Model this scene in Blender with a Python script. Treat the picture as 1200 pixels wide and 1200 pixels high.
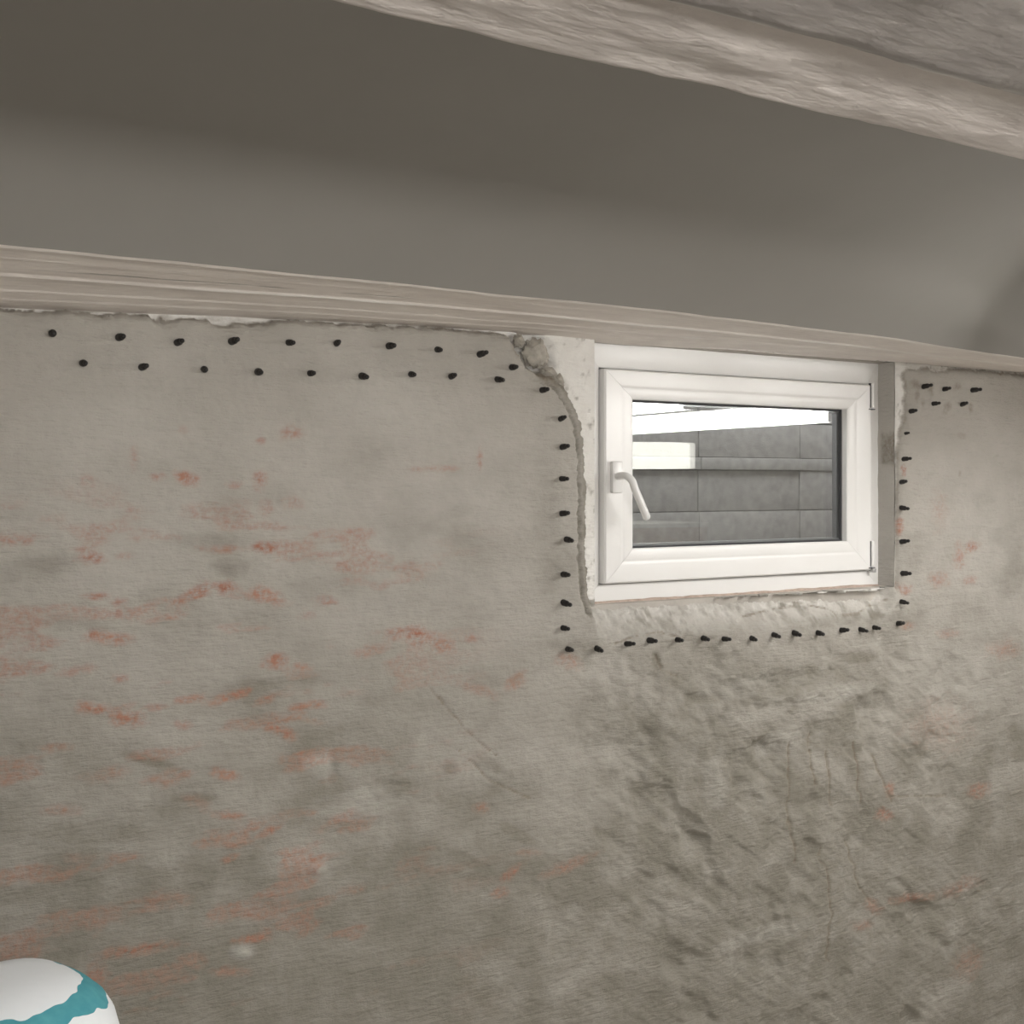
import bpy, bmesh, math, random
import numpy as np
from mathutils import Vector, Matrix, noise as mnoise

# ------------------------------------------------------------------ scene, camera, world, light, exposure
S = bpy.context.scene
COL = S.collection
for o in list(bpy.data.objects):
    bpy.data.objects.remove(o)
EYE = 1.55                 # camera height over the cellar floor
DIST = 1.90                # camera to the window wall
YAW = math.radians(31.3)
F_PX = 1400.0
HOR = 568.0                # picture row of eye level

cam = bpy.data.objects.new('camera', bpy.data.cameras.new('camera'))
COL.objects.link(cam)
cam.location = (0, -DIST, EYE)
cam.rotation_euler = (math.pi / 2, 0, -YAW)
cam.data.sensor_width = 36
cam.data.lens = 36 * F_PX / 1200
cam.data.shift_y = (HOR - 600) / 1200
cam.data.clip_start = 0.02
S.camera = cam

S.view_settings.view_transform = 'Standard'
S.view_settings.look = 'None'
S.view_settings.exposure = 0.85
S.view_settings.gamma = 1.0
S.view_settings.use_curve_mapping = False

world = bpy.data.worlds.new('overcast_sky')
S.world = world
world.use_nodes = True
bg = world.node_tree.nodes['Background']
bg.inputs[0].default_value = (0.98, 0.965, 1.0, 1)
bg.inputs[1].default_value = 1.6
TUBE_MAIN = 14.0           # emission of the luminaires
TUBE_NEAR = 20.0
TUBE_ABOVE = 24.5
LAMP_SHADE = 3.2

# ------------------------------------------------------------------ helpers
random.seed(7)
RNG = np.random.default_rng(11)

def wp(u, v, y=0.0):
    """point where the sight line of a picture position meets the plane y (for reading positions off the wall)"""
    a, b = (u - 600) / F_PX, (HOR - v) / F_PX
    d = Vector((math.sin(YAW) + a * math.cos(YAW), math.cos(YAW) - a * math.sin(YAW), b))
    t = (y + DIST) / d.y
    return Vector((d.x * t, y, EYE + d.z * t))

def wpx(u, v, y=0.0):
    p = wp(u, v, y)
    return p.x, p.z

_T = RNG.random((512, 512))
def vnoise(x, y):
    xi = np.floor(x).astype(int); yi = np.floor(y).astype(int)
    fx = x - xi; fy = y - yi
    fx = fx * fx * fx * (fx * (fx * 6 - 15) + 10); fy = fy * fy * fy * (fy * (fy * 6 - 15) + 10)
    a = _T[xi & 511, yi & 511]; b = _T[(xi + 1) & 511, yi & 511]
    c = _T[xi & 511, (yi + 1) & 511]; d = _T[(xi + 1) & 511, (yi + 1) & 511]
    return (a + (b - a) * fx) * (1 - fy) + (c + (d - c) * fx) * fy
def fbm(x, y, o=4, off=0.0):
    s = 0; amp = .5; t = 0
    x = x + off * 17.3 + 400; y = y + off * 9.1 + 400
    for k in range(o):
        s = s + amp * vnoise(x, y); t += amp
        x = x * 2.03 + 31.7; y = y * 2.03 + 11.9; amp *= .5
    return s / t
def sstep(a, b, x):
    t = np.clip((x - a) / (b - a), 0, 1)
    return t * t * (3 - 2 * t)

def mat(name, rgb=(.5, .5, .5), rough=.6, spec=.5):
    m = bpy.data.materials.new(name); m.use_nodes = True
    b = m.node_tree.nodes['Principled BSDF']
    b.inputs['Base Color'].default_value = (*rgb, 1)
    b.inputs['Roughness'].default_value = rough
    b.inputs['Specular IOR Level'].default_value = spec
    return m
class NT:
    def __init__(s, m):
        s.t = m.node_tree; s.b = s.t.nodes['Principled BSDF']
    def n(s, typ, **kw):
        n = s.t.nodes.new(typ)
        for k, v in kw.items():
            if k.startswith('i_'):
                n.inputs[k[2:].replace('_', ' ')].default_value = v
            else: setattr(n, k, v)
        return n
    def l(s, a, b): s.t.links.new(a, b)
    def noise(s, vec, scale, detail=4, rough=.55):
        n = s.n('ShaderNodeTexNoise'); n.inputs['Scale'].default_value = scale
        n.inputs['Detail'].default_value = detail; n.inputs['Roughness'].default_value = rough
        s.l(vec, n.inputs['Vector']); return n.outputs['Fac']
    def mapping(s, scale=(1, 1, 1), rot=(0, 0, 0)):
        c = s.n('ShaderNodeTexCoord'); m = s.n('ShaderNodeMapping')
        m.inputs['Scale'].default_value = scale; m.inputs['Rotation'].default_value = rot
        s.l(c.outputs['Object'], m.inputs['Vector']); return m.outputs['Vector']
    def ramp(s, fac, a, b, lo=0.0, hi=1.0):
        r = s.n('ShaderNodeMapRange'); r.inputs['From Min'].default_value = a; r.inputs['From Max'].default_value = b
        r.inputs['To Min'].default_value = lo; r.inputs['To Max'].default_value = hi
        s.l(fac, r.inputs['Value']); return r.outputs['Result']
    def math(s, op, a, b):
        m = s.n('ShaderNodeMath', operation=op)
        for i, x in enumerate((a, b)):
            if isinstance(x, (int, float)): m.inputs[i].default_value = x
            else: s.l(x, m.inputs[i])
        return m.outputs[0]
    def mix(s, fac, a, b, blend='MIX'):
        m = s.n('ShaderNodeMix', data_type='RGBA', blend_type=blend)
        for i, x in ((0, fac), (6, a), (7, b)):
            if isinstance(x, (int, float)): m.inputs[i].default_value = x
            elif isinstance(x, tuple): m.inputs[i].default_value = (*x, 1)
            else: s.l(x, m.inputs[i])
        return m.outputs[2]
    def attr(s, name):
        a = s.n('ShaderNodeAttribute'); a.attribute_name = name; return a.outputs['Fac']
    def bump(s, h, dist, strength=1.0, prev=None):
        b = s.n('ShaderNodeBump'); b.inputs['Distance'].default_value = dist; b.inputs['Strength'].default_value = strength
        s.l(h, b.inputs['Height'])
        if prev is not None: s.l(prev, b.inputs['Normal'])
        return b.outputs['Normal']

def obj(name, me, m=None, parent=None, smooth=True):
    if isinstance(me, bmesh.types.BMesh):
        bm = me; bmesh.ops.recalc_face_normals(bm, faces=bm.faces)
        me = bpy.data.meshes.new(name); bm.to_mesh(me); bm.free()
    o = bpy.data.objects.new(name, me); COL.objects.link(o)
    if m is not None: me.materials.append(m)
    if parent is not None: o.parent = parent
    if smooth and len(me.polygons):
        me.polygons.foreach_set('use_smooth', [True] * len(me.polygons))
        if smooth != 'all':
            try: me.set_sharp_from_angle(angle=math.radians(38))
            except Exception: pass
    return o
def thing(o, label, cat, group=None):
    o['label'] = label; o['category'] = cat
    if group: o['group'] = group
    return o
def empty(name, loc):
    o = bpy.data.objects.new(name, None); COL.objects.link(o); o.location = loc
    o.empty_display_size = .05
    return o
def structure(o):
    o['kind'] = 'structure'; return o

def add_box(bm, lo, hi, bevel=0.0, M=None):
    r = bmesh.ops.create_cube(bm, size=1.0)
    vs = r['verts']
    c = [(a + b) / 2 for a, b in zip(lo, hi)]; d = [b - a for a, b in zip(lo, hi)]
    for v in vs:
        v.co = Vector((c[0] + v.co.x * d[0], c[1] + v.co.y * d[1], c[2] + v.co.z * d[2]))
    if bevel:
        es = list({e for v in vs for e in v.link_edges})
        rr = bmesh.ops.bevel(bm, geom=es, offset=bevel, segments=2, profile=.5, affect='EDGES')
        vs = list({v for v in rr['verts']} | {v for v in vs if v.is_valid})
    if M is not None:
        for v in vs: v.co = M @ v.co
    return vs
def box(name, lo, hi, m, parent=None, bevel=0.0):
    bm = bmesh.new(); add_box(bm, lo, hi, bevel)
    return obj(name, bm, m, parent)
def add_lathe(bm, prof, seg=16, M=Matrix.Identity(4)):
    """prof: (radius, z)"""
    rings = []
    for r, z in prof:
        if r < 1e-6: rings.append([bm.verts.new(M @ Vector((0, 0, z)))])
        else: rings.append([bm.verts.new(M @ Vector((r * math.cos(2 * math.pi * k / seg), r * math.sin(2 * math.pi * k / seg), z))) for k in range(seg)])
    for a, b in zip(rings[:-1], rings[1:]):
        for k in range(seg):
            k2 = (k + 1) % seg
            if len(a) == 1 and len(b) > 1: bm.faces.new((a[0], b[k], b[k2]))
            elif len(b) == 1 and len(a) > 1: bm.faces.new((a[k], b[0], a[k2]))
            elif len(a) > 1: bm.faces.new((a[k], b[k], b[k2], a[k2]))
    return rings
def add_tube(bm, pts, radii, seg=12, flat=1.0, side=Vector((1, 0, 0))):
    pts = [Vector(p) for p in pts]; rings = []
    for i, p in enumerate(pts):
        t = (pts[min(i + 1, len(pts) - 1)] - pts[max(i - 1, 0)]).normalized()
        b = t.cross(side).normalized(); a = b.cross(t).normalized()
        r = radii[i]
        rings.append([bm.verts.new(p + a * r * math.cos(2 * math.pi * k / seg) + b * r * flat * math.sin(2 * math.pi * k / seg)) for k in range(seg)])
    for A, B in zip(rings[:-1], rings[1:]):
        for k in range(seg):
            bm.faces.new((A[k], A[(k + 1) % seg], B[(k + 1) % seg], B[k]))
    for R in (rings[0], rings[-1]):
        bm.faces.new(R)
def smooth_path(pts, n=6):
    P = [Vector(p) for p in pts]; P = [2 * P[0] - P[1]] + P + [2 * P[-1] - P[-2]]
    out = []
    for i in range(1, len(P) - 2):
        for k in range(n):
            t = k / n
            out.append(.5 * ((2 * P[i]) + (P[i + 1] - P[i - 1]) * t + (2 * P[i - 1] - 5 * P[i] + 4 * P[i + 1] - P[i + 2]) * t * t
                             + (3 * P[i] - P[i - 1] - 3 * P[i + 1] + P[i + 2]) * t ** 3))
    out.append(P[-2]); return out
def grid_mesh(name, P, keep=None, attrs=None):
    """P: (n, m, 3) numpy grid -> mesh, faces where keep[n-1, m-1]"""
    n, m = P.shape[:2]
    idx = np.arange(n * m).reshape(n, m)
    q = np.stack([idx[:-1, :-1], idx[1:, :-1], idx[1:, 1:], idx[:-1, 1:]], -1)
    q = q[keep] if keep is not None else q.reshape(-1, 4)
    used = np.unique(q)
    remap = np.full(n * m, -1); remap[used] = np.arange(len(used))
    q = remap[q]; V = P.reshape(-1, 3)[used]
    me = bpy.data.meshes.new(name)
    me.vertices.add(len(V)); me.vertices.foreach_set('co', V.astype(np.float32).ravel())
    me.loops.add(q.size); me.loops.foreach_set('vertex_index', q.astype(np.int32).ravel())
    me.polygons.add(len(q)); me.polygons.foreach_set('loop_start', np.arange(0, q.size, 4, dtype=np.int32))
    for k, a in (attrs or {}).items():
        at = me.attributes.new(k, 'FLOAT', 'POINT')
        at.data.foreach_set('value', a.reshape(-1)[used].astype(np.float32))
    me.update(calc_edges=True); me.validate()
    return me

# ------------------------------------------------------------------ materials
def make_plaster():
    m = mat('cellar_plaster', rough=.85, spec=.25); k = NT(m)
    v = k.mapping(); vs = k.mapping((3, 3, 14), (0, .12, 0)); vd = k.mapping((4, 4, 22), (0, .75, 0))
    big = k.noise(v, 2.6, 5); mid = k.noise(v, 11, 5, .6); fine = k.noise(v, 110, 4, .65)
    streak = k.noise(vs, 9, 5, .65); diag = k.noise(vd, 8, 5, .65)
    c = k.mix(k.ramp(big, .35, .65), (.43, .405, .365), (.50, .475, .435))
    c = k.mix(k.ramp(mid, .35, .7, 0, .55), c, (.375, .355, .315))
    c = k.mix(k.ramp(streak, .56, .74, 0, .35), c, (.30, .285, .25))
    c = k.mix(k.ramp(diag, .60, .76, 0, .25), c, (.29, .275, .235))
    damp_shade = k.math('MINIMUM', k.math('MULTIPLY', k.attr('damp_shade'), k.ramp(mid, .25, .7, .6, 1.15)), .92)
    c = k.mix(damp_shade, c, (.215, .20, .165))
    pale = k.math('MULTIPLY', k.attr('pale'), k.ramp(mid, .3, .6, .4, 1))
    c = k.mix(pale, c, (.60, .58, .54))
    fr = k.math('MULTIPLY', k.ramp(fine, .36, .64, .25, 1.7), k.ramp(streak, .3, .65, .6, 1.4))
    red = k.math('MULTIPLY', k.attr('stain'), fr)
    redc = k.mix(k.ramp(mid, .35, .65), (.34, .145, .095), (.42, .22, .155))
    c = k.mix(k.math('MINIMUM', red, .95), c, redc)
    wv = k.mix(k.ramp(mid, .35, .7), (.86, .845, .81), (.76, .74, .70))
    c = k.mix(k.attr('white'), c, wv)
    c = k.mix(k.math('MULTIPLY', k.attr('brown'), k.ramp(fine, .35, .65, .4, 1)), c, (.20, .165, .12))
    k.l(c, k.b.inputs['Base Color'])
    n1 = k.bump(fine, .003, .6)
    n1 = k.bump(streak, .005, .7, n1)
    n1 = k.bump(diag, .005, .55, n1)
    k.l(n1, k.b.inputs['Normal'])
    return m
def make_soffit(name, a, b, ms=(1.2, 16, 16), sd_=.35):
    m = mat(name, rough=.6, spec=.35); k = NT(m)
    v = k.mapping(); vs = k.mapping(ms)
    mid = k.noise(v, 9, 5, .6); fine = k.noise(v, 160, 4, .6); st = k.noise(vs, 6, 5, .6)
    c = k.mix(k.ramp(mid, .35, .65), a, b)
    c = k.mix(k.ramp(st, 0.52, .72, 0, sd_), c, tuple(x * .62 for x in a))
    ch = k.attr('chip')
    c = k.mix(ch, c, (.85, .83, .79))
    dk = k.attr('crack')
    c = k.mix(dk, c, (.10, .085, .07))
    k.l(c, k.b.inputs['Base Color'])
    n1 = k.bump(fine, .001, .5); n1 = k.bump(st, .0035, .6, n1); k.l(n1, k.b.inputs['Normal'])
    return m
def make_rough(name, rgb, amt=.2, scale=20, rough=.85, dist=.002):
    m = mat(name, rgb, rough, .25); k = NT(m); v = k.mapping()
    a = k.noise(v, scale, 5, .6); f = k.noise(v, scale * 9, 3, .6)
    c = k.mix(k.ramp(a, .3, .7), tuple(x * (1 - amt) for x in rgb), tuple(min(1, x * (1 + amt)) for x in rgb))
    k.l(c, k.b.inputs['Base Color'])
    n1 = k.bump(f, dist, .5); n1 = k.bump(a, dist * 2, .5, n1); k.l(n1, k.b.inputs['Normal'])
    return m
M_PLASTER = make_plaster()
M_SOFFIT = make_soffit('painted_concrete', (.77, .71, .665), (.84, .785, .735))
M_BEAM = make_soffit('limewashed_beam', (.52, .475, .445), (.62, .575, .54), (5, 11, 11), .25)
M_BEAM2 = make_soffit('grey_beam_render', (.25, .228, .215), (.33, .305, .285), (5, 9, 9), .3)
M_VAULT = make_rough('vault_plaster', (.30, .287, .266), .03, 3, .9, .0004)
M_STONE = make_rough('rubble_stone', (.40, .375, .33), .3, 45)
M_MASON = make_rough('old_masonry', (.47, .44, .40), .15, 14)
M_CONC = make_rough('shuttered_concrete', (.43, .41, .40), .16, 30)
M_FLOOR = make_rough('screed_floor', (.52, .495, .455), .15, 6)
M_LIME = make_rough('limewashed_wall', (.60, .575, .54), .1, 5)
def make_pvc():
    m = mat('white_pvc', (.80, .79, .76), .28, .5); k = NT(m)
    v = k.mapping(); a = k.noise(v, 5, 4)
    k.l(k.mix(k.ramp(a, .35, .7), (.88, .875, .86), (.85, .84, .82)), k.b.inputs['Base Color'])
    k.l(k.ramp(a, .3, .7, .29, .33), k.b.inputs['Roughness'])
    return m
M_PVC = make_pvc()
M_HANDLE = mat('white_lacquer', (.82, .815, .80), .3)
M_RUBBER = mat('black_rubber', (.018, .017, .017), .55)
M_GASKET = mat('dark_gasket', (.045, .045, .05), .6)
M_SPACER = mat('spacer_bar', (.28, .28, .29), .35); M_SPACER.node_tree.nodes['Principled BSDF'].inputs['Metallic'].default_value = .7
M_STEEL = mat('hinge_steel', (.55, .55, .55), .35); M_STEEL.node_tree.nodes['Principled BSDF'].inputs['Metallic'].default_value = .8
M_HOUSING = mat('white_enamel', (.8, .8, .79), .4)
def make_plug():
    m = mat('black_plastic', (.016, .015, .015), .5); k = NT(m)
    a = k.noise(k.mapping(), 300, 3)
    k.l(k.mix(k.ramp(a, .45, .75), (.012, .011, .011), (.035, .032, .03)), k.b.inputs['Base Color'])
    return m
M_PLUG = make_plug()
def make_wood():
    m = mat('bare_timber', (.42, .27, .17), .6); k = NT(m)
    a = k.noise(k.mapping((2, 20, 20)), 4, 5)
    k.l(k.mix(a, (.36, .22, .13), (.52, .36, .24)), k.b.inputs['Base Color']); return m
M_WOOD = make_wood()
M_BOARD = make_rough('white_board', (.78, .77, .74), .04, 6, .5, .0003)
def emit(name, rgb, s):
    m = mat(name, (.8, .8, .8), .4); b = m.node_tree.nodes['Principled BSDF']
    b.inputs['Emission Color'].default_value = (*rgb, 1); b.inputs['Emission Strength'].default_value = s
    return m
WARM = (1.0, .972, .935)
M_TUBE1 = emit('lit_diffuser', WARM, TUBE_MAIN)
M_TUBE2 = emit('lit_diffuser_second', WARM, TUBE_NEAR)
M_TUBE3 = emit('lit_diffuser_fourth', WARM, TUBE_ABOVE)
M_SHADE = emit('lit_lamp_shade', (1, .96, .88), LAMP_SHADE)
def make_glass():
    m = bpy.data.materials.new('window_glass'); m.use_nodes = True
    t = m.node_tree; t.nodes.clear()
    out = t.nodes.new('ShaderNodeOutputMaterial'); mx = t.nodes.new('ShaderNodeMixShader')
    tr = t.nodes.new('ShaderNodeBsdfTransparent'); gl = t.nodes.new('ShaderNodeBsdfGlossy')
    tr.inputs[0].default_value = (.97, .985, .975, 1); gl.inputs['Roughness'].default_value = 0.0
    fr = t.nodes.new('ShaderNodeFresnel'); ge = t.nodes.new('ShaderNodeNewGeometry')
    mr = t.nodes.new('ShaderNodeMapRange'); mr.inputs['To Min'].default_value = 1.55; mr.inputs['To Max'].default_value = 1 / 1.55
    t.links.new(ge.outputs['Backfacing'], mr.inputs['Value']); t.links.new(mr.outputs[0], fr.inputs['IOR'])
    t.links.new(fr.outputs[0], mx.inputs[0]); t.links.new(tr.outputs[0], mx.inputs[1]); t.links.new(gl.outputs[0], mx.inputs[2])
    t.links.new(mx.outputs[0], out.inputs[0]); return m
M_GLASS = make_glass()

# ------------------------------------------------------------------ window wall
X0, X1 = -2.2, 4.7          # room, along the wall
YB = -4.36                  # wall behind the camera
ZTOP = 2.12
YO = .028                   # old white surface beside the window
YF, YS = .075, .060         # faces of window frame and sash
WX0, WX1, WZ0, WZ1 = 1.363, 2.2227, EYE - .240, EYE + .287

wall = empty('wall_front', (0, 0, 0)); structure(wall)
def masonry(x0, x1, z0, z1):
    return ((x0, .05, z0), (x1, .20, z1))
bm = bmesh.new()
for a in ((X0, WX0, 0, ZTOP), (WX1, X1, 0, ZTOP), (WX0, WX1, 0, WZ0), (WX0, WX1, WZ1, ZTOP)):
    add_box(bm, *masonry(*a))
obj('masonry', bm, M_MASON, wall, smooth=False)

# --- plaster coat: one relief surface, thick plaster ending in a broken edge round the window
def axis(lo, flo, fhi, hi, fine, extra, coarse=.06):
    a = np.concatenate([np.arange(lo, flo, coarse), np.arange(flo, fhi, fine), np.arange(fhi, hi, coarse), [hi]])
    for e in extra:
        a[np.argmin(abs(a - e))] = e
    return np.unique(a)
gx = axis(X0, .12, 2.80, X1, .0032, (WX0, WX1))
gz = axis(0, EYE - 1.36, EYE + .32, ZTOP, .0032, (WZ0, WZ1))
GX, GZ = np.meshgrid(gx, gz, indexing='ij')
LEFT_EDGE = [(602, 391), (608, 400), (613, 412), (621, 427), (634, 434), (652, 438), (666, 454), (677, 474), (685, 495), (689, 520), (691, 560), (691, 610), (690, 655), (692, 690), (697, 708)]
RIGHT_EDGE = [(1040, 692), (1047, 684), (1046, 655), (1047, 615), (1049, 570), (1052, 530), (1055, 507), (1060, 490), (1061, 470), (1062, 452), (1057, 440), (1066, 433), (1085, 431), (1100, 434), (1125, 432), (1150, 434), (1230, 440)]
TOP_EDGE = [(-60, 356), (20, 361), (50, 363), (80, 362), (110, 366), (150, 365), (180, 367), (187, 374), (203, 376), (212, 371), (240, 374), (258, 379), (285, 378), (305, 379), (322, 374), (360, 373), (400, 376), (440, 380), (500, 382), (545, 385), (580, 388)]
poly = [wpx(*p) for p in TOP_EDGE + LEFT_EDGE] + [wpx(*p, .02) for p in RIGHT_EDGE] + [(3.3, EYE + .8), (-.8, EYE + .8)]
poly = np.array(poly)
def poly_sdf(px, py, P):
    d = np.full(px.shape, 1e9); inside = np.zeros(px.shape, bool)
    for i in range(len(P)):
        ax, ay = P[i]; bx, by = P[(i + 1) % len(P)]
        ex, ey = bx - ax, by - ay
        t = np.clip(((px - ax) * ex + (py - ay) * ey) / (ex * ex + ey * ey + 1e-12), 0, 1)
        d = np.minimum(d, (px - ax - t * ex) ** 2 + (py - ay - t * ey) ** 2)
        c = (ay > py) != (by > py)
        if ey != 0: inside ^= c & (px < ax + (py - ay) * ex / ey)
    d = np.sqrt(d)
    return np.where(inside, -d, d)
sd = poly_sdf(GX, GZ, poly)
hx = np.where(GX > WX1 - .001, np.hypot(np.maximum(GX - WX1, 0), np.maximum(WZ0 - GZ, 0)), np.where((GZ > WZ0 - .001) & (GX < WX0 + .001), WX0 - GX, 9.0))
sd = sd + (fbm(GX * 60, GZ * 60, 3) - .5) * .010 + (fbm(GX * 220, GZ * 220, 2, 3) - .5) * .005
sd = np.minimum(sd, np.where(hx > -.0001, hx, sd))
# picture coordinates of every wall point, only to say where on the wall a mark lies
YBASE = .019 * sstep(1.75, 2.2, GX)
DX, DY = GX, DIST + YBASE
fw = DX * math.sin(YAW) + DY * math.cos(YAW); rt = DX * math.cos(YAW) - DY * math.sin(YAW)
fw = np.where(fw > .2, fw, .2)
U = 600 + F_PX * rt / fw; V = HOR - F_PX * (GZ - EYE) / fw

def blob(u, v, ru, rv, ang=0.0, warp=.45, hard=1.0):
    a = math.radians(ang); du, dv = U - u, V - v
    p = (du * math.cos(a) + dv * math.sin(a)) / ru; q = (-du * math.sin(a) + dv * math.cos(a)) / rv
    r = np.sqrt(p * p + q * q) + (NW - .5) * 2 * warp
    return np.clip(1.25 - r, 0, 1) ** hard
NW = fbm(GX * 38, GZ * 70, 4, 5); NW2 = fbm(GX * 45, GZ * 45, 3, 25)
STAINS = [(184,559,12,6,0,.7),(217,559,15,10,15,.95),(103,567,10,9,0,.4),(275,568,10,6,0,.45),(305,560,9,14,0,.55),(343,590,12,9,0,.35),(312,598,9,12,0,.3),(340,508,15,9,0,.4),(306,517,5,4,0,.5),(215,503,7,6,0,.35),
 (157,540,6,16,0,.3),(140,615,14,7,-10,.3),(312,643,22,6,5,.8),(265,643,30,5,0,.45),(108,655,18,8,0,.5),(143,652,12,5,0,.45),(115,699,20,4,0,.55),(140,706,12,7,0,.45),(262,688,22,9,5,.9),(232,696,25,8,-20,.75),(305,697,32,10,8,.65),(208,707,18,7,-25,.5),
 (125,748,32,9,3,.7),(360,722,10,6,0,.3),(325,777,17,10,8,.85),(352,782,12,5,15,.6),(90,785,24,7,-15,.45),(140,794,10,5,0,.5),(228,819,22,5,-8,.7),(268,817,26,6,-15,.8),(315,818,20,6,-25,.7),(112,831,22,8,5,.75),(147,842,22,9,5,.85),(182,828,18,5,0,.45),(350,829,16,5,-8,.6),(370,826,12,5,0,.5),
 (325,855,24,7,25,.85),(216,849,14,6,10,.5),(350,885,16,4,-25,.75),(262,908,18,7,15,.7),(65,876,20,6,0,.55),(265,955,28,6,5,.55),(315,973,18,5,-25,.7),(268,1007,13,5,-20,.65),(70,950,22,7,0,.4),(90,1006,18,6,0,.4),(372,1006,28,5,-8,.6),(230,940,25,8,20,.25),(120,910,35,9,-8,.3),
 (295,1100,22,5,-6,.85),(312,1093,8,6,0,.5),(358,1090,18,6,-35,.5),(165,1112,46,7,-8,.65),(225,1125,18,9,0,.35),(272,1138,24,6,0,.45),(130,1075,20,6,0,.35),(112,1142,14,14,0,.5),(395,962,34,7,-28,.4),(330,1060,30,8,-40,.3),
 (490,745,34,11,8,.65),(515,757,20,9,20,.55),(435,763,30,7,-8,.4),(552,748,8,5,0,.4),(603,797,16,8,-38,.55),(667,775,20,9,15,.42),(560,808,24,7,15,.35),(563,540,4,14,0,.45),(520,549,24,4,0,.35),(490,550,12,5,0,.3),(480,665,16,8,0,.3),
 (597,1023,20,6,-35,.5),(585,1045,10,7,0,.5),(617,998,18,5,-8,.35),(667,1014,32,6,-20,.42),(565,947,10,6,0,.4),(430,880,30,6,5,.35),(410,960,26,9,-5,.35),(1037,955,12,7,10,.6),(1068,1054,28,6,-4,.6),(1043,924,6,12,0,.5),(1025,1062,12,8,30,.4),(1146,925,14,9,0,.5),(1012,1085,14,7,0,.3),
 (1058,552,2.5,9,0,.7),(1055,618,3,12,0,.7),(1125,652,8,14,0,.55),(1139,642,11,7,-30,.55),(1060,690,10,7,0,.55),(1100,680,13,10,0,.35),(1136,680,9,5,0,.4),(1062,733,9,5,0,.4),(1110,742,12,6,0,.35),(1100,600,10,25,0,.2),(1125,1040,25,10,-25,.35),(1135,1130,20,16,-30,.35),(1175,760,20,12,0,.3),(1100,850,40,30,0,.18)]
stain = np.zeros_like(GX)
for (u, v, ru, rv, a, s) in STAINS:
    m_ = np.maximum(0, blob(u, v, ru, rv, a, .6)) * s * .85
    stain = np.maximum(stain, m_)
left_zone = sstep(640, 350, U) * sstep(540, 640, V) * sstep(1250, 1100, V)
stain = np.maximum(stain, left_zone * np.clip((fbm(GX * 9, GZ * 26, 4, 8) - .60) * 3.0, 0, .32))
DAMP_SHADES = [(457,925,20,13,-20,.7),(390,895,7,14,0,.55),(60,660,40,14,0,.3),(250,635,60,12,0,.3),(270,668,22,12,0,.4),(90,730,40,10,5,.3),(330,800,60,10,-5,.3),(170,890,40,6,15,.4),(230,935,35,5,0,.4),(180,1050,40,8,5,.5),(300,1050,20,6,20,.55),(70,1120,30,10,0,.4),(100,975,60,12,0,.3),
 (570,893,22,9,25,.5),(530,900,9,12,0,.35),(610,980,30,6,30,.4),(560,1015,40,7,30,.35),(720,988,30,6,32,.6),(800,970,40,9,38,.55),(815,980,12,6,35,.75),(870,940,30,22,0,.6),(880,942,10,6,0,.6),(895,872,14,9,0,.7),(905,968,12,8,-30,.6),(780,905,22,10,40,.5),(855,858,40,10,0,.35),(905,808,18,9,0,.55),(1000,770,30,8,0,.55),(995,832,28,12,15,.55),(830,820,22,5,0,.5),
 (700,760,60,10,5,.35),(960,850,60,18,0,.35),(900,790,120,24,0,.3),(760,850,90,30,10,.3),(850,960,110,60,0,.3),(715,1050,40,18,-10,.35),(960,965,18,10,0,.45),(990,970,16,9,0,.45),(1070,980,16,5,20,.5),(1100,1065,60,9,-20,.5),(1000,1120,16,8,0,.4),(1110,1130,14,9,0,.5),(890,1085,50,10,10,.4),
 (1000,725,70,8,-5,.45),(940,712,16,5,10,.6),(560,640,60,30,0,.18),(480,620,40,40,0,.2),(640,600,20,90,0,.22),(430,540,30,30,0,.15),(360,440,50,12,0,.1),(770,780,7,14,0,.5),(1145,905,12,16,0,.35),(1120,820,12,14,0,.35)]
damp_shade = np.zeros_like(GX)
for (u, v, ru, rv, a, s) in DAMP_SHADES:
    damp_shade = np.maximum(damp_shade, blob(u, v, ru, rv, a) * s * 1.3)  # damp patches, plus the shade inside dents and hollows painted dark
damp_shade = np.maximum(damp_shade, .32 * sstep(640, 860, U) * sstep(690, 800, V) * sstep(1120, 980, U) * np.clip((fbm(GX * 16, GZ * 16, 4, 2) - .38) * 4, 0, 1))
damp_shade = np.clip(damp_shade, 0, .8)
PALES = [(378,893,26,15,0,.55),(430,932,26,10,-8,.45),(345,1000,45,22,-20,.35),(372,1018,10,9,0,.5),(284,1115,16,10,-15,.55),(425,945,60,14,-10,.35),(840,920,16,28,0,.35),(860,800,50,18,0,.2),(900,1095,70,10,-15,.3),(975,815,50,10,-12,.4),(915,870,30,12,-30,.35),(1110,790,60,60,0,.2),(440,470,80,40,0,.3),(120,500,90,50,0,.15)]
pale = np.zeros_like(GX)
for (u, v, ru, rv, a, s) in PALES:
    pale = np.maximum(pale, blob(u, v, ru, rv, a) * s)
brown = np.zeros_like(GX)
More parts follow.
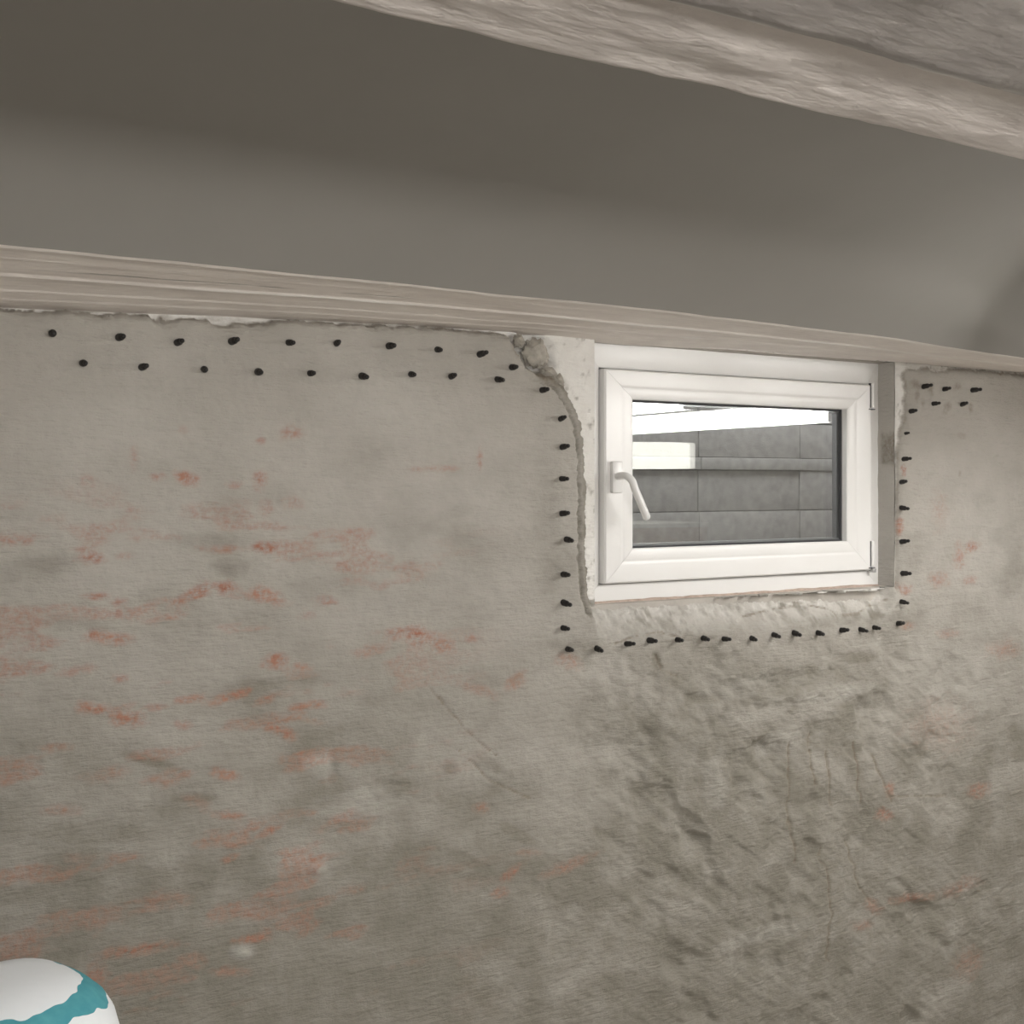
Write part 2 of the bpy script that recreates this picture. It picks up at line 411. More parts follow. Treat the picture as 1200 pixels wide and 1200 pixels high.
for (u, v, ru, rv, a, s) in [(1073,451,7,7,0,.7),(1075,464,3,9,0,.6),(1091,456,4,9,0,.7),(1121,454,6,5,0,.6),(1081,473,3,7,0,.6),(1110,477,4,8,25,.6),(1137,477,3,8,0,.6),(1127,510,5,4,0,.3),(1124,555,2,6,0,.5),(607,793,10,6,-35,.4),
                             (193,370,12,6,0,.8),(260,372,30,6,5,.5),(300,378,18,4,0,.5),(90,361,40,3,3,.6),(430,376,60,3,4,.7),(540,384,50,3,4,.8),(1110,433,45,4,2,.6),(670,770,12,4,0,.3),(610,402,8,12,-20,.9),(640,440,20,6,30,.95),(650,424,7,12,-20,.8),(612,416,6,10,-20,.6),(665,450,8,8,0,.7)]:
    brown = np.maximum(brown, blob(u, v, ru, rv, a, .7) * s)  # brown marks; shade in the crevices round the stones is painted in too
# cracks: fine grooves
CRACKS = [[(962,995),(963,1010),(972,1025),(974,1060),(970,1095),(969,1118),(971,1127)],[(925,870),(926,910),(924,945),(929,985),(934,1012)],[(970,880),(972,905),(974,930),(977,945)],[(992,985),(998,1005),(1003,1022),(1007,1040),(1017,1052),(1030,1064)],[(1025,885),(1029,905),(1040,925),(1045,940)],[(950,860),(951,890),(957,920)],[(1043,934),(1062,933),(1110,933)],[(500,800),(520,825),(550,858),(580,885)],[(540,880),(575,915),(620,935)],[(1000,870),(1005,905),(1008,940)],[(770,768),(778,785),(790,792)],[(722,754),(745,745),(775,741),(803,749)],[(880,724),(910,717),(945,712)],[(945,707),(975,714),(987,720)],[(1044,703),(1010,720),(985,722)]]
crack = np.zeros_like(GX)
for c in CRACKS:
    for (ua, va), (ub, vb) in zip(c[:-1], c[1:]):
        ex, ey = ub - ua, vb - va
        t = np.clip(((U - ua) * ex + (V - va) * ey) / (ex * ex + ey * ey), 0, 1)
        d = np.hypot(U - ua - t * ex + (NW2 - .5) * 7, V - va - t * ey)
        crack = np.maximum(crack, np.clip(1.3 - d / 1.35, 0, 1) * sstep(.12, .30, NW))
# relief
rough_zone = sstep(560, 780, U) * sstep(700, 800, V) * sstep(1240, 1050, U)
rot = math.radians(35); A_ = GX * math.cos(rot) - GZ * math.sin(rot); B_ = GX * math.sin(rot) + GZ * math.cos(rot)
relief = (fbm(GX * 3, GZ * 3, 3, 1) - .5) * .012
lump = (fbm(GX * 16, GZ * 18, 4, 2) - .5)
relief += lump * (.005 + .004 * rough_zone) - rough_zone * .05 * np.clip(.44 - fbm(A_ * 9, B_ * 13, 3, 52), 0, 1)
relief += (fbm(A_ * 14, B_ * 90, 4, 4) - .5) * (.0008 + .0032 * rough_zone)
relief += (fbm(GX * 9, GZ * 75, 4, 6) - .5) * .0024 * (1 - .6 * rough_zone)
relief += (fbm(GX * 120, GZ * 120, 3, 7) - .5) * .0016
DENTS = [(815,980,22,6,36,.010),(880,940,14,7,5,.008),(895,876,16,7,-10,.010),(905,968,12,6,-30,.007),(780,925,16,7,50,.007),(720,988,30,5,32,.006),(905,806,16,7,10,.006),(825,820,22,4,0,.006),(940,712,16,5,10,.008),(457,925,14,10,-30,.006),(390,897,7,12,0,.005),(1100,1066,70,14,-22,.006),(870,1090,60,12,-6,.003),(1000,830,30,10,20,.006),(770,778,5,12,0,.006),(905,880,60,10,-32,.006),(1070,982,14,5,20,.006),(930,795,60,6,-4,.006)]
for (u, v, ru, rv, a, dp) in DENTS:
    relief -= blob(u, v, ru, rv * 1.5, a, .75) * dp * .9
for (u, v, ru, rv, a, dp) in [(900,1096,90,18,-8,.004),(840,915,16,26,0,.006),(930,815,50,8,-8,.006),(915,868,28,10,-32,.006),(770,725,70,18,6,.007),(880,705,120,10,-4,.006),(965,840,40,10,-15,.004),(1120,1085,60,18,-22,.004),(372,1018,9,8,0,.005),(283,1115,12,8,0,.005)]:
    relief += blob(u, v, ru, rv, a, .6) * dp
relief -= crack * .0026
LB = sstep(610, 650, U) * sstep(705, 690, U) * sstep(425, 450, V)
relief -= LB * .007 * np.exp(-((sd - .021 - .006 * NW2) / .003) ** 2)
# thickness profile towards the broken edge
bottom = sstep(690, 706, U) * sstep(1062, 1030, U) * sstep(600, 690, V)
wdt = .016 + .05 * bottom + .006 * (fbm(GX * 25, GZ * 25, 3, 9) - .5)
t = np.clip(sd / wdt, 0, 1)
prof_round = np.sqrt(np.clip(1 - (1 - t) ** 2, 0, 1)); prof = prof_round * (1 - bottom) + (t ** .9) * bottom
depth_edge = YO * (1 - bottom) + (YF - .004) * bottom
rim = np.exp(-((sd - .03) / .018) ** 2) * (1 - bottom) * .002
ypl = depth_edge * (1 - prof) + YBASE * prof - (relief * (.25 + .75 * t) + rim * t)
old = YO + (fbm(GX * 30, GZ * 12, 4, 12) - .5) * .004
crumb = np.exp(-(np.clip(sd, 0, 1) / .012) ** 2) * (fbm(GX * 170, GZ * 170, 3, 14) - .5) * .008
Y = np.where(sd > 0, ypl + crumb * (.4 + bottom + 1.2 * LB) + LB * prof * (1 - prof) * .03 * (fbm(GX * 80, GZ * 50, 3, 61) - .5), np.maximum(old, YO - .004))
white = sstep(.0015, -.0015, sd) * sstep(.1, .35, fbm(GX * 70, GZ * 70, 3, 15))
pale = np.maximum(pale, bottom * sstep(.085, .02, sd) * 1.1 * sstep(.30, .60, fbm(GX * 50, GZ * 50, 5, 16)))
white = np.maximum(white, bottom * sstep(.06, .01, sd) * .35 * sstep(.45, .68, fbm(GX * 110, GZ * 110, 4, 17)))
rec = np.clip(blob(628, 416, 26, 30, -25, .4) * 2, 0, 1) * sstep(.010, .0, sd)
Y = Y + rec * (.047 - Y) * .9
brown = np.maximum(brown, np.clip(np.exp(-((sd - .002) / .004) ** 2) * .55 * (1 - bottom) * (fbm(GX * 50, GZ * 50, 3, 18) - .25) * 2, 0, .8))
brown = np.maximum(brown, np.clip(crack, 0, 1) * .95)  # shade in the cracks and under the sill edge, painted dark brown
damp_shade = np.maximum(damp_shade, LB * .75 * np.maximum(np.exp(-((sd - .008) / .011) ** 2) * (.4 + NW2), 1.1 * np.exp(-((sd - .021 - .006 * NW2) / .0028) ** 2)))  # left edge: damp tint, with the slope's shade and groove line painted dark
rise = sstep(.05, -1.0, GZ - EYE + .25 * (fbm(GX * 4, GZ * 4, 4, 33) - .5))  # lamps' falloff down the wall, painted in as darkening by height
damp_shade = np.maximum(damp_shade, 0) + (0.80 + .35 * sstep(700, 400, U)) * rise * (.55 + .9 * fbm(GX * 9, GZ * 14, 5, 35))
damp_shade = np.clip(damp_shade + .45 * np.clip(fbm(GX * 8, GZ * 20, 5, 36) - .5, 0, 1) * 2 * sstep(470, 640, V), 0, .9)
P = np.stack([GX, Y, GZ], -1)
cx = (gx[:-1] + gx[1:]) / 2; cz = (gz[:-1] + gz[1:]) / 2
keep = ~(((cx > WX0) & (cx < WX1))[:, None] & ((cz > WZ0) & (cz < WZ1))[None, :])
me = grid_mesh('plaster_coat', P, keep, dict(stain=stain, damp_shade=damp_shade, pale=pale, brown=brown, white=white))
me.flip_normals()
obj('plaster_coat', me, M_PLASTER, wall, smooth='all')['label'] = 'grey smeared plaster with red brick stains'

# broken masonry left of the window head
def rock(name, u, v, rx, ry, rz, y, seed, parent, m):
    p = wp(u, v, y)
    bm = bmesh.new(); bmesh.ops.create_icosphere(bm, subdivisions=4, radius=1)
    for vv in bm.verts:
        n = vv.co.normalized()
        k = .78 + .5 * abs(mnoise.noise(n * 1.7 + Vector((seed, 0, 0)))) + .22 * mnoise.noise(n * 5 + Vector((0, seed, 0))) + .14 * mnoise.noise(n * 13)
        q = n * k
        for ax in (Vector((.7, -.6, .4)), Vector((-.6, -.7, -.4)), Vector((.1, -.95, .3)), Vector((-.3, -.5, .8))):
            ax = ax.normalized(); e = q.dot(ax)
            if e > .72: q -= ax * (e - .72)
        vv.co = Vector((p.x + q.x * rx, p.y + q.y * ry, p.z + q.z * rz))
    return obj(name, bm, m, parent)
rock('stone', 628, 414, .029, .020, .031, .024, 1.3, wall, M_STONE)
rock('stone', 608, 399, .012, .014, .013, .016, 4.1, wall, M_STONE)
rock('stone', 643, 437, .019, .016, .013, .022, 7.7, wall, M_STONE)
rock('stone', 655, 446, .012, .010, .014, .016, 9.2, wall, M_STONE)

# ------------------------------------------------------------------ ceiling: wall beam, shallow vaults, beams
ceil_ = structure(box('ceiling', (X0 - .1, YB - .1, ZTOP), (X1 + .1, .42, ZTOP + .1), M_CONC))
# wall beam soffit: inner line along the wall, outer line 0.3 m into the room
PX = [-140, 50, 250, 450, 600, 730, 870, 1050, 1150, 1330]
INN = [351, 357, 366, 376, 386, 397, 407, 422, 431, 446]
OUT = [272, 291, 311, 330, 346, 359, 374, 396, 412, 437]
inn = [wp(u, v, 0) for u, v in zip(PX, INN)]; outr = [wp(u, v, -.30) for u, v in zip(PX, OUT)]
xs = np.concatenate([np.arange(X0, 0, .05), np.arange(0, 3.2, .006), np.arange(3.2, X1 + .05, .05)])
zi = np.interp(xs, [p.x for p in inn], [p.z for p in inn]); zo = np.interp(xs, [p.x for p in outr], [p.z for p in outr])
ys = np.concatenate([[.055], np.linspace(.02, -.30, 108)])
XX, YY = np.meshgrid(xs, ys, indexing='ij')
tt = -YY / .30
wav = (fbm(XX * 3, YY * 0 + 3, 3, 2) - .5) * .010
ZZ = zi[:, None] * (1 - tt) + zo[:, None] * tt
brd = np.zeros_like(XX); chip = np.zeros_like(XX); crk = np.zeros_like(XX)
for k, (yl, amp, wch) in enumerate([(-.155, .0035, .62), (-.235, .0012, .25), (-.075, .0015, .35), (-.292, .003, .7), (-.03, .001, .2)]):
    yy = YY - (yl + (wav if k != 3 else wav * .3))
    brd += amp * np.exp(-(yy / .003) ** 2) + (.0012 * (-1) ** k) * sstep(-.002, .002, yy)
    line = np.exp(-(yy / .0022) ** 2) * sstep(1 - wch, 1 - wch + .12, fbm(XX * 5 + k * 7, YY * 40, 4, k))
    chip = np.maximum(chip, line * .9)
crk = np.exp(-((YY + .19 + .012 * (XX - .5) + wav) / .003) ** 2) * sstep(.50, .6, fbm(XX * 6, YY * 30, 3, 4)) * sstep(.25, .45, XX) * sstep(1.0, .7, XX)
ZZ = ZZ - brd + (fbm(XX * 6, YY * 12, 4, 5) - .5) * .004 + crk * .002
me = grid_mesh('wall_beam', np.stack([XX, YY, ZZ], -1), None, dict(chip=chip, crack=crk * .9))
wb = obj('wall_beam', me, M_SOFFIT, ceil_, smooth='all')
wb['label'] = 'painted concrete beam soffit along the window wall'
zo_s = ZZ[:, -1]
# vault 1 springs from the wall beam, vaults 2-4 from beam to beam
def vault(ya, za, yb, zb, rise, xs_):
    n = 26; t = np.linspace(0, 1, n)
    prof = 1 - (2 * t - 1) ** 2
    za = np.broadcast_to(za, xs_.shape)
    Yv = np.broadcast_to(ya + (yb - ya) * t, (len(xs_), n)).copy()
    Zv = za[:, None] * (1 - t) + zb * t + rise * prof
    Xv = np.broadcast_to(xs_[:, None], Yv.shape)
    return obj('vault', grid_mesh('vault', np.stack([Xv, Yv, Zv], -1)), M_VAULT, ceil_, smooth='all')
ZB = EYE + .290
vault(-.30, zo_s, -1.225, ZB + .004, .16, xs)
xc = np.linspace(X0, X1, 40)
def beam(y0, y1, lift=0.0, fine=False, m=None):
    ns = np.concatenate([np.arange(X0, 0, .08), np.arange(0, 2.2, .006), np.arange(2.2, X1 + .05, .08)]) if fine else np.linspace(X0, X1, 60)
    t = np.linspace(0, 1, 40 if fine else 6)
    XX, TT = np.meshgrid(ns, t, indexing='ij')
    e0 = (fbm(XX * 8, XX * 0, 4, 21) - .5) * .010
    Yb = y0 + (y1 - y0) * TT + e0 * (1 - TT)
    Zb = ZB + lift + (fbm(XX * 10, TT * 3, 4, 22) - .5) * .006 + .002 * np.maximum(0, TT - .82) / .18 + .006 * np.maximum(0, .07 - TT) / .07
    chip = np.exp(-(TT / .03) ** 2) * sstep(.45, .6, fbm(XX * 12, TT * 2, 4, 23)) * .6
    crk = np.exp(-((TT - .62) / .02) ** 2) * sstep(.5, .62, fbm(XX * 9, TT, 3, 24)) * .5
    g = np.stack([XX, Yb, Zb], -1)
    up0 = g[:, :1].copy(); up0[:, :, 2] = ZB + .03 + lift; up1 = g[:, -1:].copy(); up1[:, :, 2] = ZB + .05 + lift
    g = np.concatenate([up0, g, up1], 1); z = np.zeros((len(ns), 1))
    return obj('beam', grid_mesh('beam', g, None, dict(chip=np.concatenate([z, chip, z], 1), crack=np.concatenate([z, crk, z], 1))), m or M_BEAM, ceil_, smooth=True)
b1 = beam(-1.22, -1.343, fine=True); b1['label'] = 'narrow limewashed ceiling beam nearest the viewer'
b2 = beam(-1.338, -1.57, -.007, True, M_BEAM2); b2['label'] = 'rough grey strip beside the limewashed beam'
vault(-1.565, ZB + .002, -2.262, ZB + .004, .16, xc)
beam(-2.258, -2.381); vault(-2.376, ZB + .004, -3.30, ZB + .004, .16, xc)
beam(-3.296, -3.419); vault(-3.414, ZB + .004, YB - .02, ZB + .004, .16, xc)

# ------------------------------------------------------------------ rest of the room
structure(box('floor', (X0 - .1, YB - .1, -.1), (X1 + .1, .42, 0), M_FLOOR))
structure(box('wall_back', (X0 - .1, YB - .15, 0), (X1 + .1, YB, ZTOP), M_LIME))
structure(box('wall_left', (X0 - .15, YB, 0), (X0, .42, ZTOP), M_LIME))
structure(box('wall_right', (X1, YB, 0), (X1 + .15, .42, ZTOP), M_LIME))

# ------------------------------------------------------------------ window
win = empty('window_1', (0, 0, 0)); structure(win)
win['label'] = 'small white plastic cellar window with a tilt handle'
def ring(name, x0, x1, z0, z1, ins, prof, m, parent, gap=.0003):
    """four mitred members; ins = (left, right, bottom, top) widths; prof = (fraction of width, y)"""
    out = []
    for side in range(4):
        bm = bmesh.new(); A = []; B = []
        for f, y in prof:
            l, r, b, t_ = (ins[k] * f for k in range(4))
            c = {'lb': (x0 + l, z0 + b), 'lt': (x0 + l, z1 - t_), 'rb': (x1 - r, z0 + b), 'rt': (x1 - r, z1 - t_)}
            a, b2 = [('lb', 'lt'), ('rb', 'rt'), ('lb', 'rb'), ('lt', 'rt')][side]
            pa, pb = c[a], c[b2]
            if side < 2: pa = (pa[0], pa[1] + gap); pb = (pb[0], pb[1] - gap)
            else: pa = (pa[0] + gap, pa[1]); pb = (pb[0] - gap, pb[1])
            A.append(bm.verts.new((pa[0], y, pa[1]))); B.append(bm.verts.new((pb[0], y, pb[1])))
        n = len(prof)
        for k in range(n):
            bm.faces.new((A[k], A[(k + 1) % n], B[(k + 1) % n], B[k]))
        bm.faces.new(A); bm.faces.new(B[::-1])
        nm = name + ('_stile' if side < 2 else '_rail')
        out.append(obj(nm, bm, m, parent))
    return out
SX0, SX1, SZ0, SZ1 = 1.411, 2.181, EYE - .2005, EYE + .2345
GX0, GX1, GZ0, GZ1 = 1.484, 2.104, EYE - .131, EYE + .175
fi = (SX0 - .003 - WX0 + .02, WX1 - SX1 - .003 + .02, SZ0 - .003 - WZ0 + .01, WZ1 - SZ1 - .003 + .01)
ring('frame', WX0 - .02, WX1 + .0, WZ0 - .01, WZ1 + .01, (fi[0], fi[1] - .02, fi[2], fi[3]),
     [(0, YF + .07), (0, YF), (.93, YF), (1, YF + .003), (1, YF + .03), (1.25, YF + .034), (1.25, YF + .07)], M_PVC, win)
si = (GX0 - SX0, SX1 - GX1, GZ0 - SZ0, SZ1 - GZ1)
sash = ring('sash', SX0, SX1, SZ0, SZ1, si,
     [(0, YF + .028), (0, YS + .003), (.045, YS), (.52, YS), (.60, YS + .002), (.66, YS + .0015), (.70, YS + .0015), (.93, YS + .002), (1, YS + .005), (1, YS + .022), (.9, YS + .022), (.9, YF + .028)], M_PVC, win)
ring('gasket', SX0 - .006, SX1 + .006, SZ0 - .006, SZ1 + .006, (.012,) * 4, [(0, YF + .024), (1, YF + .024), (1, YF + .03), (0, YF + .03)], M_GASKET, win, 0)
YG = YS + .023
ring('glazing_seal', GX0 - .002, GX1 + .002, GZ0 - .002, GZ1 + .002, (.006,) * 4, [(0, YG - .002), (.6, YG - .003), (1, YG - .001), (1, YG + .002), (0, YG + .002)], M_GASKET, win, 0)
ring('spacer_bar', GX0 - .004, GX1 + .004, GZ0 - .004, GZ1 + .004, (.012,) * 4, [(0, YG + .006), (1, YG + .006), (1, YG + .020), (0, YG + .020)], M_SPACER, win, 0)
box('glass_pane', (GX0 - .003, YG + .001, GZ0 - .003), (GX1 + .003, YG + .005, GZ1 + .003), M_GLASS, win)
box('glass_pane', (GX0 - .003, YG + .021, GZ0 - .003), (GX1 + .003, YG + .025, GZ1 + .003), M_GLASS, win)
# hinges on the right stile
for (va, vb) in ((449, 478), (634, 664)):
    p, q = wp(1020, va, YS), wp(1020, vb, YS)
    h = empty('hinge', (SX1 + .001, YS - .001, (p.z + q.z) / 2)); h.parent = win
    L = (p.z - q.z) / 2
    bm = bmesh.new(); add_lathe(bm, [(0, -L), (.0045, -L + .001), (.0052, -L + .003), (.0052, L - .003), (.0045, L - .001), (0, L)], 14); obj('hinge_barrel', bm, M_PVC, h)
    bm = bmesh.new(); add_box(bm, (-.011, -.001, -L - .004), (.009, .014, -L - .002)); add_box(bm, (-.006, -.0012, -L), (-.0052, .006, L)); obj('hinge_joint', bm, M_GASKET, h, smooth=False)
    if va < 600: continue
    bm = bmesh.new(); add_box(bm, (-.001, -.004, -L - .014), (.009, .010, -L - .005), .001); obj('hinge_bolt', bm, M_STEEL, h)
# handle
p0 = wp(721, 559, YS)
hd = empty('handle', (p0.x, YS, p0.z)); hd.parent = win
hd['label'] = 'white lever handle pointing down'
bm = bmesh.new(); add_box(bm, (-.0135, -.010, -.032), (.0135, .0005, .032), .003); obj('handle_plate', bm, M_HANDLE, hd)
bm = bmesh.new()
path = smooth_path([(0, -.005, 0.001), (0.0, -.022, .002), (.001, -.038, .001), (.007, -.047, -.008), (.012, -.050, -.024), (.021, -.052, -.044), (.031, -.054, -.066), (.040, -.055, -.085)], 5)
rad = [.0092 if i < 6 else .0092 - .0010 * min(1, (i - 6) / 8) for i in range(len(path))]; rad[-1] = .0055
add_tube(bm, path, rad, 14, .85); obj('handle_lever', bm, M_HANDLE, hd)

# sealing strip under the frame: pinkish mortar bead
M_BEAD = make_rough('mortar_bead', (.50, .40, .34), .2, 60)
bm = bmesh.new()
pts = [(WX0 + .005 + (WX1 - WX0 - .01) * k / 40, YF - .001 - .003 * random.random(), WZ0 - .001 + .002 * random.random()) for k in range(41)]
add_tube(bm, pts, [.0038 + .0016 * random.random() for _ in pts], 8, 1, Vector((0, 0, 1))); obj('mortar_bead', bm, M_BEAD, wall)
# right reveal: rough rendered jamb with a brown patch
zz = np.linspace(WZ0, WZ1, 110); yy = np.linspace(YO - .002, YF + .002, 14)
ZZ2, YY2 = np.meshgrid(zz, yy, indexing='ij')
g = np.stack([WX1 - .0015 - .004 * fbm(ZZ2 * 30, YY2 * 40, 4, 31), YY2, ZZ2], -1)
pz = wp(1040, 527, .05).z
jd = sstep(.045, .03, abs(ZZ2 - pz) + .02 * (fbm(ZZ2 * 30, YY2 * 60, 4, 41) - .5)) * sstep(YF - .004, YF - .016, YY2) * .7
jz = np.zeros_like(jd)
obj('jamb_render', grid_mesh('jamb_render', g, None, dict(brown=jd, pale=jz + .45, stain=jz, damp_shade=jz, white=jz + .15)), M_PLASTER, wall, smooth='all')

# ------------------------------------------------------------------ light well outside the window
well = empty('light_well', (0, .20, 0)); structure(well)
def wbox(n, lo, hi, m, bev=0): 
    o = box(n, lo, hi, m, None, bev); o.parent = well; o.matrix_parent_inverse = Matrix.Translation((0, -.20, 0)); return o
wbox('well_floor', (1.0, .20, EYE - .62), (3.3, 1.05, EYE - .55), M_CONC)
wbox('well_side', (.93, .20, EYE - .62), (1.0, 1.05, EYE + .42), M_CONC)
wbox('well_side', (3.3, .20, EYE - .62), (3.37, 1.05, EYE + .42), M_CONC)
wbox('well_back', (.93, 1.0, EYE - .62), (3.37, 1.06, EYE + .42), M_CONC)
YW = .99
rows = [(-.55, -.235), (-.233, -.085), (-.083, .045), (.047, .085), (.087, .20), (.202, .42)]
joints = [1.0, 1.62, 2.05, 2.43, 2.86, 3.3]
for r, (za, zb) in enumerate(rows):
    for j in range(5):
        dy = random.uniform(-.004, .004) - (.012 if r == 3 else 0)
        wbox('concrete_panel', (joints[j] + .0008, YW - .012 + dy, EYE + za), (joints[j + 1] - .0008, 1.0, EYE + zb), M_CONC, .002)

# ------------------------------------------------------------------ injection plugs round the window
bm = bmesh.new()
add_lathe(bm, [(0, -.012), (.0064, -.012), (.0066, 0), (.0074, .0004), (.0076, .0035), (.0070, .0048), (.0072, .0095), (.0064, .0118), (.0046, .0130), (.0042, .0150), (.0050, .0164), (.0049, .0185), (.0034, .0202), (0, .0207)], 14)
plug_me = bpy.data.meshes.new('injection_plug'); bmesh.ops.recalc_face_normals(bm, faces=bm.faces); bm.to_mesh(plug_me); bm.free()
plug_me.materials.append(M_PLUG); plug_me.polygons.foreach_set('use_smooth', [True] * len(plug_me.polygons))
ORD = ['first', 'second', 'third', 'fourth', 'fifth', 'sixth', 'seventh', 'eighth', 'ninth', 'tenth', 'eleventh', 'twelfth', 'thirteenth', 'fourteenth']
ROWS = [
 ('upper row of plugs under the ceiling left of the window', 'from the left in the upper row left of the window', [(62,390),(140,395),(209,401),(272,400),(339,401),(396,402),(457,405),(514,409),(564,415),(602,430)]),
 ('lower row of plugs under the ceiling left of the window', 'from the left in the second row left of the window', [(98,425),(167,430),(241,432),(304,435),(365,437),(426,440),(484,438),(531,441),(585,444),(637,457)]),
 ('column of plugs down the left side of the window', 'from the top in the column left of the window', [(659,491),(661,524),(660,561),(660,602),(665,632),(661,673),(661,706),(661,736)]),
 ('row of plugs under the window sill', 'from the left in the row under the window sill', [(667,761),(701,760),(736,755),(763,751),(796,750),(826,748),(850,749),(883,748),(909,744),(934,742),(963,742),(988,739),(1012,738),(1030,736)]),
 ('column of plugs down the right side of the window', 'from the top in the column right of the window', [(1062,508),(1060,538),(1058,565),(1058,595),(1059,635),(1060,672),(1058,705),(1055,731)]),
 ('upper plugs in the top right corner', 'from the left in the upper row right of the window', [(1084,453),(1108,456),(1141,457)]),
 ('lower plugs in the top right corner', 'from the left in the second row right of the window', [(1069,482),(1096,473),(1129,474)]),
]
def surf_y(x, z):
    i = int(np.argmin(abs(gx - x))); j = int(np.argmin(abs(gz - z)))
    return float(Y[max(0, i - 1):i + 2, max(0, j - 1):j + 2].mean())
first = None
for grp, where, pts in ROWS:
    for k, (u, v) in enumerate(pts):
        p = wp(u, v, .013 if u > 1050 else (-.006 if u < 980 else .006))
        o = bpy.data.objects.new('injection_plug', plug_me) if first is None else first.copy()
        COL.objects.link(o); first = first or o
        y = surf_y(p.x, p.z)
        o.location = (p.x, y + .0015, p.z)
        o.rotation_euler = (math.pi / 2 + random.uniform(-.16, .16), random.uniform(-.1, .1), random.uniform(-.16, .16))
        s = random.uniform(.84, 1.0); 
        if (u, v) == (1062, 508): s = .6
        o.scale = (s * .84, s * .84, s * random.uniform(1.2, 1.45))
        thing(o, 'black conical wall plug, %s %s' % (ORD[k], where), 'plug', grp)

# ------------------------------------------------------------------ luminaires under the beams (behind and right of the viewer)
def luminaire(x, ya, yb, m, label, deep=.06, turn=0.0, wing=.08):
    r = empty('ceiling_light', (x, (ya + yb) / 2, ZB)); thing(r, label, 'ceiling light', 'fluorescent ceiling lights')
    h = abs(yb - ya) / 2; r.rotation_euler.z = turn
    bm = bmesh.new(); add_box(bm, (-wing, -h, -.034), (wing, h, -.002), .004); obj('housing', bm, M_HOUSING, r)
    n = 12; bm = bmesh.new(); A = []; B = []
    for k in range(n + 1):
        a = math.pi * k / n
        q = (-.055 * math.cos(a), -.035 - deep * math.sin(a) ** .6)
        A.append(bm.verts.new((q[0], -h + .03, q[1]))); B.append(bm.verts.new((q[0], h - .03, q[1])))
    for k in range(n): bm.faces.new((A[k], A[k + 1], B[k + 1], B[k]))
    bm.faces.new(A); bm.faces.new(B)
    obj('diffuser', bm, m, r)
    for s in (-1, 1):
        bm = bmesh.new(); add_box(bm, (-.06, min(s * h, s * (h - .03)), -.038 - deep), (.06, max(s * h, s * (h - .03)), -.034), .006); obj('end_cap', bm, M_HOUSING, r)
    return r
luminaire(2.80, -.54, -2.05, M_TUBE1, 'long lit ceiling light reflected across the top of the window pane')
luminaire(2.17, -.47, -1.35, M_TUBE2, 'lit ceiling light above and right of the window, reflected in its top corner', .045)
luminaire(.50, -1.05, -2.55, M_TUBE3, 'lit ceiling light above the viewer, parallel to the window wall', .06, math.pi / 2, .20)  # unseen lamp; housing wings widened to keep its light off the vault above

# ------------------------------------------------------------------ things seen only mirrored in the pane
lamp = empty('pendant_lamp', (3.84, -2.93, EYE + .15)); thing(lamp, 'white drum lamp shade mirrored in the left of the pane', 'lamp')
bm = bmesh.new(); add_lathe(bm, [(.27, -.065), (.275, -.06), (.275, .06), (.27, .065), (.262, .06), (.262, -.06), (.27, -.065)], 40); obj('lamp_shade', bm, M_SHADE, lamp)
bm = bmesh.new(); add_tube(bm, [(0, 0, -.01), (0, 0, .1), (0, 0, .27)], [.004] * 3, 8); obj('cord', bm, M_GASKET, lamp)
bm = bmesh.new(); add_lathe(bm, [(0, -.05), (.025, -.045), (.035, -.02), (.02, .015), (.014, .04), (0, .045)], 16); obj('bulb', bm, M_SHADE, lamp)
bm = bmesh.new(); add_lathe(bm, [(0, .24), (.04, .245), (.04, .27), (0, .27)], 16); obj('ceiling_rose', bm, M_HOUSING, lamp)
rack = empty('shelf_rack', (3.75, -3.0, 0)); thing(rack, 'timber rack with a white top board mirrored low in the pane', 'rack')
ZT = EYE - .20
box('top_board', (-.42, -.22, ZT - .022), (.42, .22, ZT), M_BOARD, rack, .003)
for k, z in enumerate((ZT - .11, .75, .30)):
    box('shelf', (-.40, -.20, z - .022 if k else z), (.40, .20, z if k else ZT - .023), M_WOOD, rack, .002)
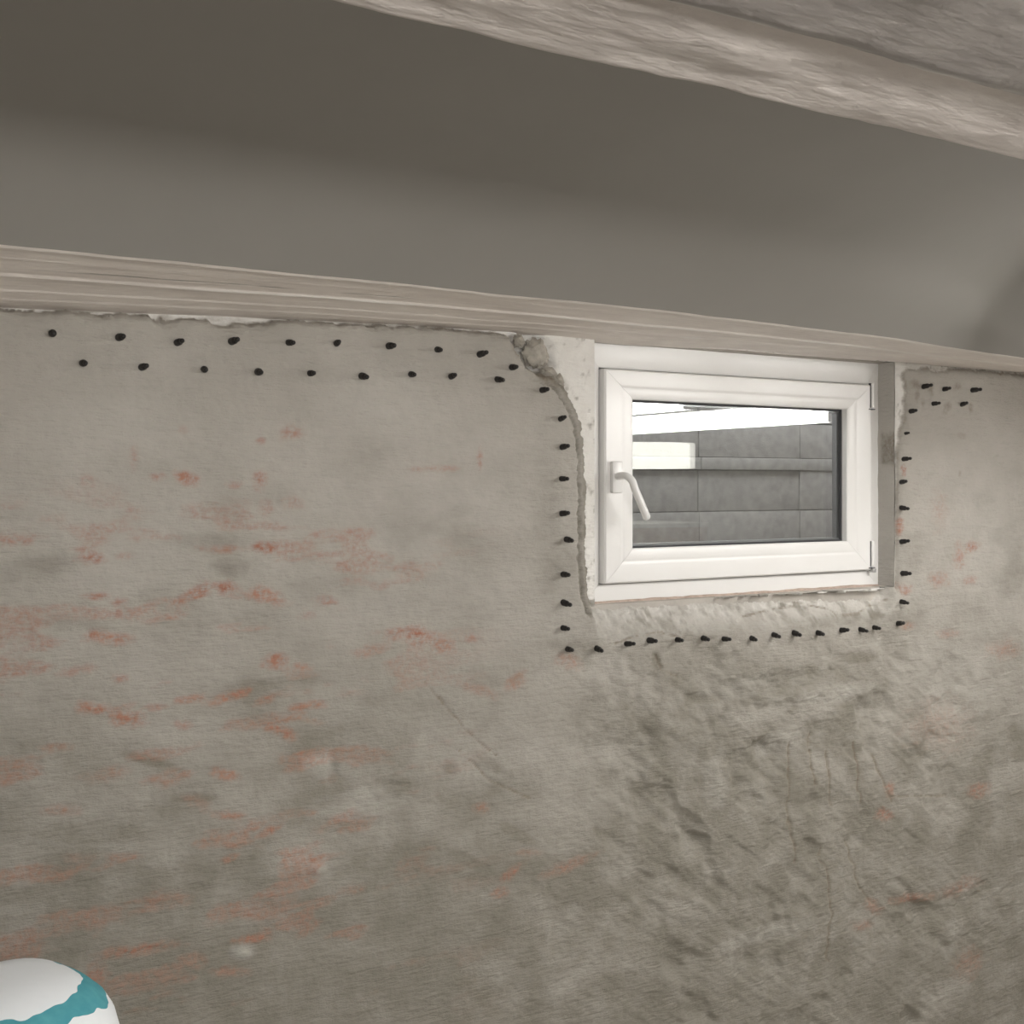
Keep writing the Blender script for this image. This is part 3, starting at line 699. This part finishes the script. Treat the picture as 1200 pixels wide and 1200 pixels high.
for sx in (-1, 1):
    for sy in (-1, 1):
        box('post', (sx * .39 - .022, sy * .19 - .022, 0), (sx * .39 + .022, sy * .19 + .022, ZT - .023), M_WOOD, rack, .002)
box('front_rail', (-.366, .172, .93), (-.16, .188, 1.0), M_WOOD, rack, .002)

# ------------------------------------------------------------------ striped bundle standing in the lower left corner
def make_stripes():
    m = mat('striped_cloth', (.8, .82, .83), .8); k = NT(m)
    tc = k.n('ShaderNodeTexCoord'); sp = k.n('ShaderNodeSeparateXYZ'); k.l(tc.outputs['Object'], sp.inputs[0])
    nz = k.noise(tc.outputs['Object'], 9, 3); z = k.math('ADD', sp.outputs['Z'], k.ramp(nz, .3, .7, -.012, .012))
    st = None
    for a, b in ((-.036, -.014), (-.16, -.12), (-.27, -.24), (-.40, -.35)):
        q = k.math('MULTIPLY', k.math('GREATER_THAN', z, a), k.math('LESS_THAN', z, b)); st = q if st is None else k.math('ADD', st, q)
    c = k.mix(k.noise(tc.outputs['Object'], 60, 3), (.03, .22, .27), (.10, .36, .40))
    k.l(k.mix(st, (.74, .77, .79), c), k.b.inputs['Base Color'])
    k.l(k.bump(nz, .01, .4), k.b.inputs['Normal']); return m
tp = wp(40, 1128, -.36)
bd = bpy.data.meshes.new('striped_bundle'); bm = bmesh.new()
H = tp.z - .012
prof = [(0, 0), (.03, .001), (.06, -.003), (.085, -.010), (.105, -.021), (.122, -.036), (.134, -.055), (.141, -.08), (.145, -.12), (.147, -.2), (.15, -.32), (.152, -.45), (.155, -.6), (.15, -.75), (.14, -H + .02), (.12, -H), (0, -H)]
add_lathe(bm, prof, 48)
for v in bm.verts:
    n = mnoise.noise(Vector((v.co.x * 9, v.co.y * 9, v.co.z * 5)))
    if -H + .03 < v.co.z < -.004: v.co.x *= 1 + .05 * n; v.co.y *= 1 + .05 * n; v.co.z += .006 * n
sb = obj('striped_bundle', bm, make_stripes(), smooth='all')
sb.location = (tp.x - .042, -.36, H)
thing(sb, 'white rolled bundle with teal stripes in the lower left corner', 'bundle')
